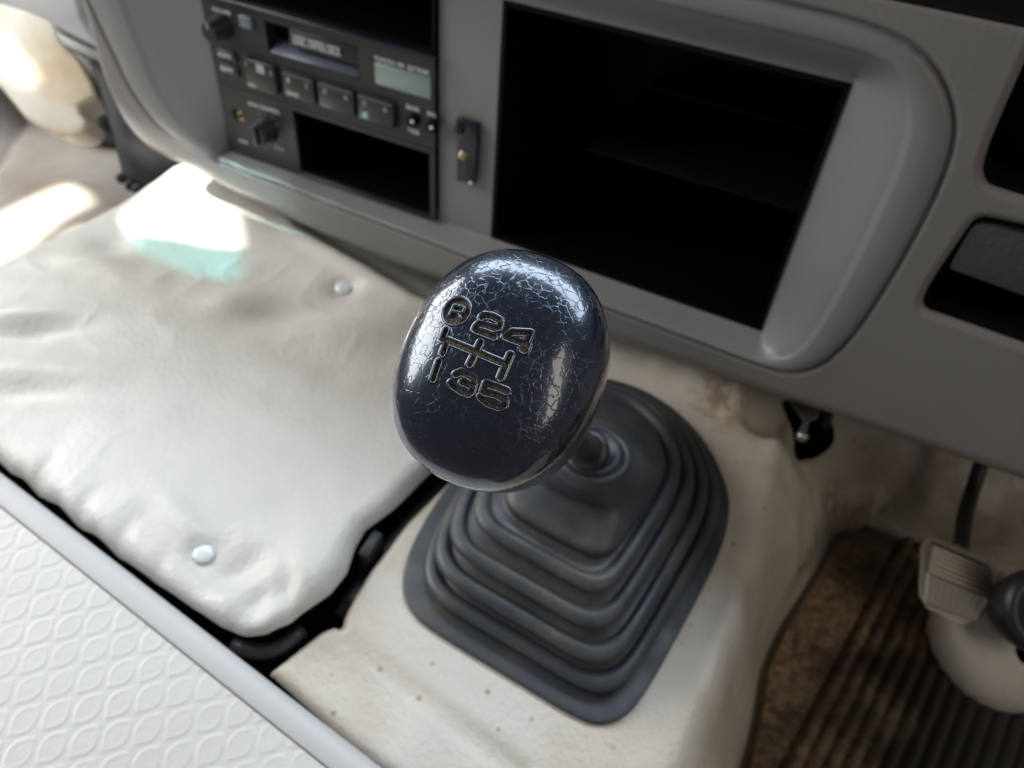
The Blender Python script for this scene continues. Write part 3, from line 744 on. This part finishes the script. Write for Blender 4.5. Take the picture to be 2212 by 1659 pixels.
box('top_edge', x0, x1, YF-.0035, YF+.003, RT-.0004, RT+.0016, M_gloss, radio, .0006)
# cassette door, sloping glossy flap inside the slot
sx0, sx1, sz0, sz1 = slot
box('slot_liner', sx0-.001, sx1+.001, YF+.013, YF+.03, sz0-.001, sz1+.001, M_void, radio)
fl0 = XZ(zc(1170, 380))[0]
dz = sz1-sz0
prism('cassette_door', [(fl0, YF+.004, sz1-.001), (fl0, YF+.0012, sz1-dz*.62), (fl0, YF+.006, sz1-dz*.62), (fl0, YF+.008, sz1-.001)], (sx1-fl0-.001, 0, 0), M_key, radio, .0003)
fm = mat('flap_metal', (0.10, 0.12, 0.17), 0.3, .6)
prism('door_lip', [(fl0-.016, YF+.010, sz0+dz*.34), (fl0-.016, YF-.0012, sz0+.0008), (fl0-.016, YF+.003, sz0+.0003), (fl0-.016, YF+.011, sz0+.001)], (sx1-fl0+.015, 0, 0), fm, radio, .0003)
tz = XZ(zb(180, 210), YF)[1]
ta, tb = XZ(zb(180, 190), YF+.003), XZ(zb(820, 400), YF+.003)
for s_, f0, f1 in (('LOGIC', 0.0, .28), ('CONTROL', .315, .70), ('DECK', .735, 1.0)):
    text('lettering', s_, ta[0]+(tb[0]-ta[0])*f0, ta[0]+(tb[0]-ta[0])*f1, sz1-dz*.50, sz1-dz*.22, YF+.0012, M_ink, radio)
box('display', lcdx0, lcdx1, YF-.0006, YF+.001, lcdz0, lcdz1-.0065, M_lcd, radio, .0003)
lw = lcdx1-lcdx0
for s_, f0, f1 in (('TOYOTA', 0, .38), ('FM', .42, .53), ('ELECTRONIC', .60, .98)):
    text('lettering', s_, lcdx0+lw*f0, lcdx0+lw*f1, lcdz1-.0054, lcdz1-.0022, YF-.0003, M_ink, radio)
# preset keys
rowt, rowb = XZ(zb(500, 790))[1], XZ(zb(560, 1120))[1]
kx_ = [XZ(zb(60, 800))[0], XZ(zb(525, 900))[0], XZ(zb(1060, 1080))[0], XZ(zb(1590, 1250))[0]]
for i in range(3):
    a, b = kx_[i]+.0010, kx_[i+1]-.0022
    kk = box('preset_key', a, b, YF-.0042, YF+.001, rowb, rowt, M_key, radio, .0012)
    box('key_edge', a+.001, b-.001, YF-.0046, YF-.0036, rowt-.0011, rowt-.0001, mat('key_highlight', (0.12, 0.12, 0.14), .3), kk)
    wk = b-a
    for j, f in enumerate((.16, .74)):
        text('lettering', str(2*i+j+1), a+wk*(f), a+wk*(f+.09), rowt-.0062, rowt-.0026, YF-.0043, M_ink2, kk)
    if i == 0: text('lettering', 'BAND', a+wk*.12, a+wk*.48, rowb+.0020, rowb+.0046, YF-.0043, M_ink, kk)
    if i == 2: lathe('dot', [(0, .0003), (.0024, .0002), (.0026, -.0002)], (a+wk*.22, YF-.0042, rowb+.0040), (0, -1, 0), mat('cyan_ink', (0.35, 0.5, 0.52), .4), kk, 20)
# seek rocker
a, b = XZ(zc(660, 800))[0], XZ(zc(1060, 900))[0]; zt_, zb_ = XZ(zc(700, 760))[1], XZ(zc(760, 1150))[1]
sk = box('seek_key', a, b, YF-.0042, YF+.001, zb_, zt_, M_key, radio, .0014)
text('lettering', 'SEEK', a+.001, a+.008, zb_+.0012, zb_+.0036, YF-.0043, M_ink, sk)
box('marker', a+(b-a)*.42, a+(b-a)*.68, YF-.0046, YF-.004, zt_-.0075, zt_-.0015, M_ink2, sk)
text('lettering', 'v', a+.0012, a+.0032, zt_-.006, zt_-.003, YF-.0043, M_ink2, sk)
text('lettering', '^', b-.004, b-.002, zt_-.007, zt_-.003, YF-.0043, M_ink2, sk)
# small left keys and lettering
for (tl, br, s_) in (((270, 650), (530, 820), 'AUTO'), ((320, 870), (560, 990), 'RPT')):
    r_ = rect(zc, tl, br); zc0 = (r_[2]+r_[3])/2
    kk = box('function_key', r_[0], r_[1], YF-.0022, YF+.001, zc0-.0032, zc0+.0032, M_key, radio, .0008)
    text('lettering', s_, r_[0]+.0008, r_[1]-.0035, zc0-.0013, zc0+.0015, YF-.0024, M_ink, kk)
r_ = rect(zc, (560, 190), (750, 390)); zc0 = (r_[2]+r_[3])/2
box('eject_key', r_[0], r_[1], YF-.0024, YF+.001, zc0-.0040, zc0+.0040, mat('eject', (0.16, 0.19, 0.22), .35), radio, .0008)
a_, b_ = XZ(zc(190, 110)), XZ(zc(440, 190)); text('lettering', 'VOLUME', a_[0], b_[0], (a_[1]+b_[1])/2-.0012, (a_[1]+b_[1])/2+.0016, YF-.0004, M_ink, radio)
def rotary(name, c, r, length, parent, mt=M_black):
    k = lathe(name, [(0, length), (r*.78, length), (r*.86, length-.0008), (r, .003), (r*1.12, .0015), (r*1.15, 0)], c, (0, -1, 0), mt, parent, 40)
    try: k.data.set_sharp_from_angle(angle=math.radians(45))
    except Exception: pass
    return k
vc = onY(*zc(330, 360), YF)
vk = rotary('volume_knob', (vc[0], YF, vc[2]), .0078, .014, radio)
box('pointer', vc[0]-.0006, vc[0]+.0006, YF-.0144, YF-.0138, vc[2]+.002, vc[2]+.0062, M_ink2, vk)
for (px, py, s_, tt_, low) in ((1790, 1320, 'BASS', (1690, 1130, 1860, 1215), (1705, 1430, 1860, 1535, 'TREB')), (2045, 1400, 'BAL', (1970, 1210, 2090, 1300), None)):
    c = onY(*zb(px, py), YF)
    k = rotary('tone_knob', (c[0], YF, c[2]), .0040, .0045, radio, M_void)
    lathe('knob_dot', [(0, .0004), (.0013, .0003), (.0014, 0)], (c[0]+.0012, YF-.0046, c[2]+.0003), (0, -1, 0), M_ink, k, 16)
    a_, b_ = XZ(zb(tt_[0], tt_[1])), XZ(zb(tt_[2], tt_[3])); zm = (a_[1]+b_[1])/2
    text('lettering', s_, a_[0], b_[0], zm-.0012, zm+.0016, YF-.0004, M_ink, radio)
    if low:
        a_, b_ = XZ(zb(low[0], low[1])), XZ(zb(low[2], low[3])); zm = (a_[1]+b_[1])/2
        text('lettering', low[4], a_[0], b_[0], zm-.0012, zm+.0016, YF-.0004, M_ink, radio)

# upper pocket above radio
up = thing('upper_storage_slot', (-.352, YF, -.16), 'black open storage slot above the car radio', 'storage slot')
recess('slot_box', (x0, x1, RT+.0020, RD[3]), YF+.001, .12, M_pocket, up, .0022, 0)

# lower unit: dial panel and open pocket
low = thing('dial_panel', (-.352, YF, -.29), 'black control panel with round dial and open pocket below the car radio', 'control panel')
PX0 = XZ(zd(1250, 600))[0]; PZ1 = XZ(zd(1250, 480))[1]
pr = (PX0, x1-.0035, RB-.0005, 0)
pockz0 = RD[2]+.0034
plate('panel_face', x0, x1, RD[2]+.0004, RB, [(PX0, x1-.0040, pockz0, PZ1-.0008)], YF, YF+.002, M_face, low)
recess('pocket_box', (PX0, x1-.0040, pockz0, PZ1-.0008), YF+.0022, .10, M_pocket, low, .0012, 0)
box('pocket_lip', PX0+.001, x1-.006, YF-.001, YF+.0006, pockz0-.0016, pockz0-.0004, M_gloss, low, .0004)
dc = onY(*zd(800, 830), YF-.0)
dl = rotary('dial_knob', (dc[0], YF, dc[2]), .0088, .0125, low)
box('grip', dc[0]-.0014, dc[0]+.0014, YF-.0150, YF-.0120, dc[2]-.0075, dc[2]+.0075, M_key, dl, .0006)
for k in range(9):
    a = math.radians(120-k*30); 
    lathe('scale_dot', [(0, .0002), (.0005, .00018), (.0006, 0)], (dc[0]+.0115*math.cos(a), YF-.0001, dc[2]+.0115*math.sin(a)), (0, -1, 0), M_ink2, low, 12)
a_, b_ = XZ(zd(470, 390)), XZ(zd(1020, 540)); zm = (a_[1]+b_[1])/2+.0004
text('lettering', 'IDLE CONTROL', a_[0], b_[0], zm-.0012, zm+.0018, YF-.0004, M_ink, low)
for (p1, p2, s_) in (((290, 1010), (460, 1090), 'LOW'), ((940, 1150), (1090, 1200), 'HI')):
    a_, b_ = XZ(zd(*p1)), XZ(zd(*p2)); zm = (a_[1]+b_[1])/2
    text('lettering', s_, a_[0], b_[0], zm-.0012, zm+.0014, YF-.0004, M_ink, low)
sc_ = onY(*zd(370, 610), YF)
lathe('socket_ring', [(.0022, 0), (.0026, .0008), (.0032, .0008), (.0034, 0)], (sc_[0]-.002, YF, sc_[2]), (0, -1, 0), mat('brass_ring', (0.35, 0.27, 0.12), .4, .5, 1.0), low, 24)
lathe('socket_hole', [(0, .0003), (.0040, .0003), (.0042, 0)], (sc_[0]-.0075, YF, sc_[2]), (0, -1, 0), M_void, low, 24)

# ------------------------------------------------------------------ far left: white housing, post, bar
bv = tuple(M@np.array([.0, 0, .035]))
hs = thing('washer_bottle', tuple(atD(110, 300, .76)), 'yellowed white plastic bottle in the passenger footwell left of the dashboard', 'bottle')
prism('bottle_body', [atD(*q, .70) for q in [(-70, -10), (0, 5), (54, 21), (108, 46), (120, 70), (140, 100), (172, 130), (196, 175), (207, 208), (167, 228), (172, 248), (186, 262), (182, 285), (158, 296), (121, 294), (54, 256), (0, 190), (-70, 110)]], bv, M_white, hs, .010, 4)
post = thing('support_post', tuple(atD(290, 410, .80)), 'dark grey plastic support post standing left of the dashboard', 'post')
prism('post_body', [atD(*q, .70) for q in [(185, 125), (235, 120), (360, 290), (395, 345), (330, 412), (300, 420), (262, 385), (238, 290), (205, 180)]], tuple(M@np.array([.0, 0, .03])), M_grey, post, .005, 3)
for q in ((262, 385), (281, 401), (298, 409)):
    lathe('bolt', [(0, .004), (.004, .004), (.005, .002), (.005, -.002)], atD(q[0], q[1], .695), tuple(-ray(*q)), M_black, post, 8)
bar = thing('metal_bar', tuple(atD(160, 95, .72)), 'short metal bar between white bottle and dashboard bezel', 'bar')
prism('bar_top', [atD(*q, .69) for q in [(112, 50), (200, 95), (215, 118), (128, 68)]], tuple(M@np.array([0, .0, .02])), M_black, bar, .001)
prism('bar_face', [atD(*q, .685) for q in [(122, 68), (210, 112), (218, 135), (135, 98), (125, 82)]], tuple(M@np.array([0, 0, .012])), mat('bar_steel', (0.20, 0.20, 0.19), 0.5, .5, .6), bar, .001)
dk = thing('heater_duct', tuple(atD(220, 260, .86)), 'black ribbed duct in the shade behind the support post', 'duct')
prism('duct_body', [atD(*q, .82) for q in [(150, 205), (260, 190), (290, 320), (230, 312), (160, 300)]], tuple(M@np.array([0, 0, .08])), M_black, dk, .004)
for k in range(3):
    tube('rib', [atD(172, 228+10*k, .812), atD(240, 262+10*k, .812)], .0025, M_key, dk, 10, 0)

# ------------------------------------------------------------------ driver footwell: mat, pedal, column
mt_t = thing('rubber_floor_mat', tuple(onZ(1900, 1500, -.50)), 'muddy black ribbed rubber mat in the driver footwell', 'floor mat')
le = [onZ(*q, -.497)[:2] for q in LE]
le = np.array(sorted([tuple(p) for p in chaikin(le, 2, closed=False)], key=lambda p: p[1]))
vy = np.linspace(le[0, 1], .485, 150); ux = np.linspace(0, 1, 520)
g1, g2 = onZ(1693, 1649, -.497), onZ(1903, 1251, -.497); slope = (g2[0]-g1[0])/(g2[1]-g1[1])
Pm = np.zeros((len(ux), len(vy), 3))
for j, y in enumerate(vy):
    lx = np.interp(y, le[:, 1], le[:, 0]); x = lx+(0.46-lx)*ux
    rel = x-(g1[0]+slope*(y-g1[1]))
    rib = .0046*(np.abs(np.sin(np.pi*np.maximum(rel, 0)/.0098)))**.75*(rel > 0)
    rib -= .003*np.exp(-(rel/.0018)**2)
    edge = .003*sstep(x-lx, 0.0, .002)
    Pm[:, j] = np.stack([x, np.full_like(x, y), -.4955+rib+edge-.003+.003*vnoise(x, np.full_like(x, y), .10, 31)+.0008*vnoise(x, np.full_like(x, y), .03, 32)], -1)
Pm[0, :, 2] -= .02
grid('ribbed_sheet', Pm, M_mat, mt_t)

ped = thing('brake_pedal', tuple(atD(2075, 1260, .545)), 'worn metal-edged brake pedal with ridged rubber pad and black arm', 'pedal')
cor = [atD(1992, 1188, .53), atD(2010, 1162, .535), atD(2142, 1215, .535), atD(2156, 1240, .53), atD(2125, 1335, .50), atD(2085, 1352, .495), atD(2000, 1315, .50), atD(1988, 1290, .505)]
fw = M@np.array([.2, -.3, 1.0])
prism('pedal_plate', cor, tuple(fw*.006), mat('pedal_metal', (0.48, 0.42, 0.36), .45, .5, .6), ped, .0022)
c0, c1, c2, c3 = atD(2013, 1172, .529), atD(2138, 1224, .529), atD(2140, 1290, .510), atD(2002, 1232, .513)
pm = mat('pad_rubber', (0.10, 0.09, 0.08), .5)
NR = 60; Pp = np.zeros((40, NR, 3)); nz_ = -fw/np.linalg.norm(fw)
for i in range(40):
    for j in range(NR):
        u, v = i/39, j/(NR-1)
        b_ = (c0*(1-u)+c1*u)*(1-v)+(c3*(1-u)+c2*u)*v
        Pp[i, j] = b_+nz_*(.0015*abs(math.sin(math.pi*v*6))**.7 if 0 < v < 1 else -.002)
pad_o = grid('ridged_pad', Pp, mat('pad_base', (0.03, 0.026, 0.022), 0.7), ped)
ridge_m = mat('pad_ridge', (0.36, 0.30, 0.24), 0.5)
for v in np.linspace(.10, .92, 6):
    pa = (c0*(1-v)+c3*v)+nz_*.0030; pb = (c1*(1-v)+c2*v)+nz_*.0030
    tube('pad_ridge', [pa, pb], .0015, ridge_m, pad_o, 10, 0)
c0, c1, c2, c3 = atD(2003, 1238, .5115), atD(2140, 1296, .509), atD(2110, 1342, .4975), atD(1996, 1300, .5015)
Pp = np.zeros((60, 20, 3))
for i in range(60):
    for j in range(20):
        u, v = i/59, j/19
        b_ = (c0*(1-u)+c1*u)*(1-v)+(c3*(1-u)+c2*u)*v
        Pp[i, j] = b_+nz_*(.0008*abs(math.sin(math.pi*u*9))**.5 if 0 < i < 59 else -.001)
grid('worn_pad', Pp, mat('worn_pad_metal', (0.46, 0.42, 0.38), .45, .5, .5), ped)
tube('pedal_arm', [atD(2125, 985, .60), atD(2100, 1060, .60), atD(2082, 1120, .585), atD(2075, 1200, .55)], .0055, M_black, ped)

col = thing('steering_column_cover', tuple(atD(2200, 1450, .47)), 'cream padded column cover with black round boot below the brake pedal', 'column cover')
cc = atD(2200, 1395, .52); av = -ray(2232, 1400); av = av/np.linalg.norm(av)
axd = np.array([.25, -.55, .8]); axd /= np.linalg.norm(axd)
lathe('cover_dome', [(.010, .012), (.024, .010), (.034, .005), (.040, -.003), (.0425, -.012), (.042, -.026), (.040, -.04)], cc, axd, M_tunnel, col, 64, (1, 0, 0), 1.0, 1.1)
c2_ = atD(2246, 1322, .49)
lathe('round_boot', [(0, .004), (.016, .006), (.021, .010), (.025, .008), (.027, .002), (.026, -.006), (.021, -.02)], c2_, axd, M_black, col, 48)

# cable bracket in the floor opening
cb = thing('cable_bracket', tuple(onZ(1760, 930, -.40)), 'small steel cable bracket in the dark floor opening under the dashboard', 'bracket')
hz = -.378
prism('bracket_arm', [onZ(*q, hz) for q in [(1708, 866), (1735, 856), (1775, 870), (1768, 900), (1752, 905), (1742, 935), (1726, 948), (1722, 938), (1738, 905)]], (0, 0, -.003), mat('bracket_steel', (0.40, 0.38, 0.35), .4, .5, .6), cb, .0006)
lathe('ball_end', [(0, .0042), (.002, .0037), (.0036, .002), (.0042, 0), (.003, -.003)], onZ(1733, 942, hz), (0, 0, 1), mat('ball_steel', (0.45, 0.43, 0.41), .3, .5, .8), cb, 20)
tube('cable', [onZ(1800, 850, hz), onZ(1792, 890, hz), onZ(1778, 925, hz-.01)], .0035, M_grey, cb)

# ------------------------------------------------------------------ added unseen sheet with openings that cuts the sun beam into patches
uax = SUN.cross(Vector((0, 1, 0))).normalized(); vax = SUN.cross(uax).normalized()
PC = SUN_AT+SUN*1.5
def to_plate(p):
    p = Vector(p); d = (SUN_POS-p); t = (PC-p).dot(SUN)/d.dot(SUN); qv = p+d*t-PC
    return (qv.dot(uax), qv.dot(vax))
zf = -.408
pat_white = [onZ(*q, ZC) for q in [(392, 345), (410, 352), (455, 388), (490, 425), (508, 465), (516, 500), (521, 560), (523, 614), (440, 600), (370, 575), (290, 540), (266, 505), (260, 470), (300, 430), (350, 385)]]
pat_l1 = [onZ(*q, zf) for q in [(-80, 470), (0, 437), (60, 405), (125, 380), (140, 383), (170, 400), (183, 420), (180, 435), (120, 460), (60, 505), (20, 540), (-80, 600)]]
pat_l2 = [onZ(*q, zf) for q in [(-80, 660), (90, 520), (130, 485), (175, 470), (187, 478), (180, 490), (130, 515), (100, 545), (40, 600), (-80, 700)]]
pat_rim = [onY(*q, YR+.004) for q in [(395, 352), (450, 365), (530, 392), (610, 415), (680, 450), (655, 458), (575, 436), (500, 406), (440, 384), (398, 378)]]
pat_hs = [atD(*q, .70) for q in [(-10, 70), (25, 85), (38, 130), (75, 135), (80, 160), (45, 182), (12, 165), (14, 130), (-10, 100)]]
pat_post = [atD(*q, .70) for q in [(258, 322), (355, 305), (365, 330), (340, 345), (310, 352), (296, 330)]]
def smooth2(p): return [tuple(v) for v in chaikin([to_plate(x) for x in p], 2)]
holes = [smooth2(p) for p in (pat_white, pat_l1, pat_l2, pat_rim, pat_hs, pat_post)]
outer = [(.55*math.cos(a), .55*math.sin(a)) for a in np.linspace(0, 2*np.pi, 48, endpoint=False)]
# grid sheet with cells removed where the openings are
ns = 620; gs = np.linspace(-.52, .52, ns); GU, GV = np.meshgrid(gs, gs, indexing='ij')
sdh = np.full(GU.shape, 1.0)
for hpoly in holes: sdh = np.minimum(sdh, poly_sdf(GU, GV, hpoly))
Pw = np.array(PC)[None, None]+GU[..., None]*np.array(uax)+GV[..., None]*np.array(vax)
frame = thing('sun_gobo', tuple(PC), 'unseen plate added outside the view to cut the sun beam into patches', 'gobo')
Qf = grid_quads(ns, ns); keep = sdh.ravel()[Qf].mean(axis=1) > 0
link('gobo_sheet', mesh_np('gobo_sheet', Pw.reshape(-1, 3), Qf[keep]), M_void, frame, False)
gm = bpy.data.materials.new('gobo_tint'); gm.use_nodes = True; nt = gm.node_tree; nt.nodes.clear()  # tint for the panes added to turn parts of the beam cyan
tb_ = nt.nodes.new('ShaderNodeBsdfTransparent'); om = nt.nodes.new('ShaderNodeOutputMaterial'); tb_.inputs[0].default_value = (.012, .15, .16, 1)
nt.links.new(tb_.outputs[0], om.inputs[0])
gm2 = gm.copy(); gm2.name = 'light_tint'
[n_ for n_ in gm2.node_tree.nodes if n_.type == 'BSDF_TRANSPARENT'][0].inputs[0].default_value = (.30, .62, .66, 1)
def gobo_pane(name, pts, gmat):
    V = [np.array(PC)+u*np.array(uax)+v*np.array(vax)-np.array(SUN)*.004 for u, v in pts]
    pydata(name, V, [tuple(range(len(V)))], gmat, frame)  # frame is the added unseen plate
cy = [to_plate(x) for x in [onZ(*q, ZC) for q in [(240, 440), (262, 470), (280, 500), (330, 508), (385, 516), (450, 530), (512, 536), (545, 532), (545, 640), (240, 640)]]]
gobo_pane('gobo_tint_pane', cy, gm)
ry_ = [to_plate(x) for x in [onY(*q, YR+.004) for q in [(450, 330), (740, 440), (700, 540), (590, 500), (490, 430)]]]
gobo_pane('gobo_tint_pane', ry_, gm2)
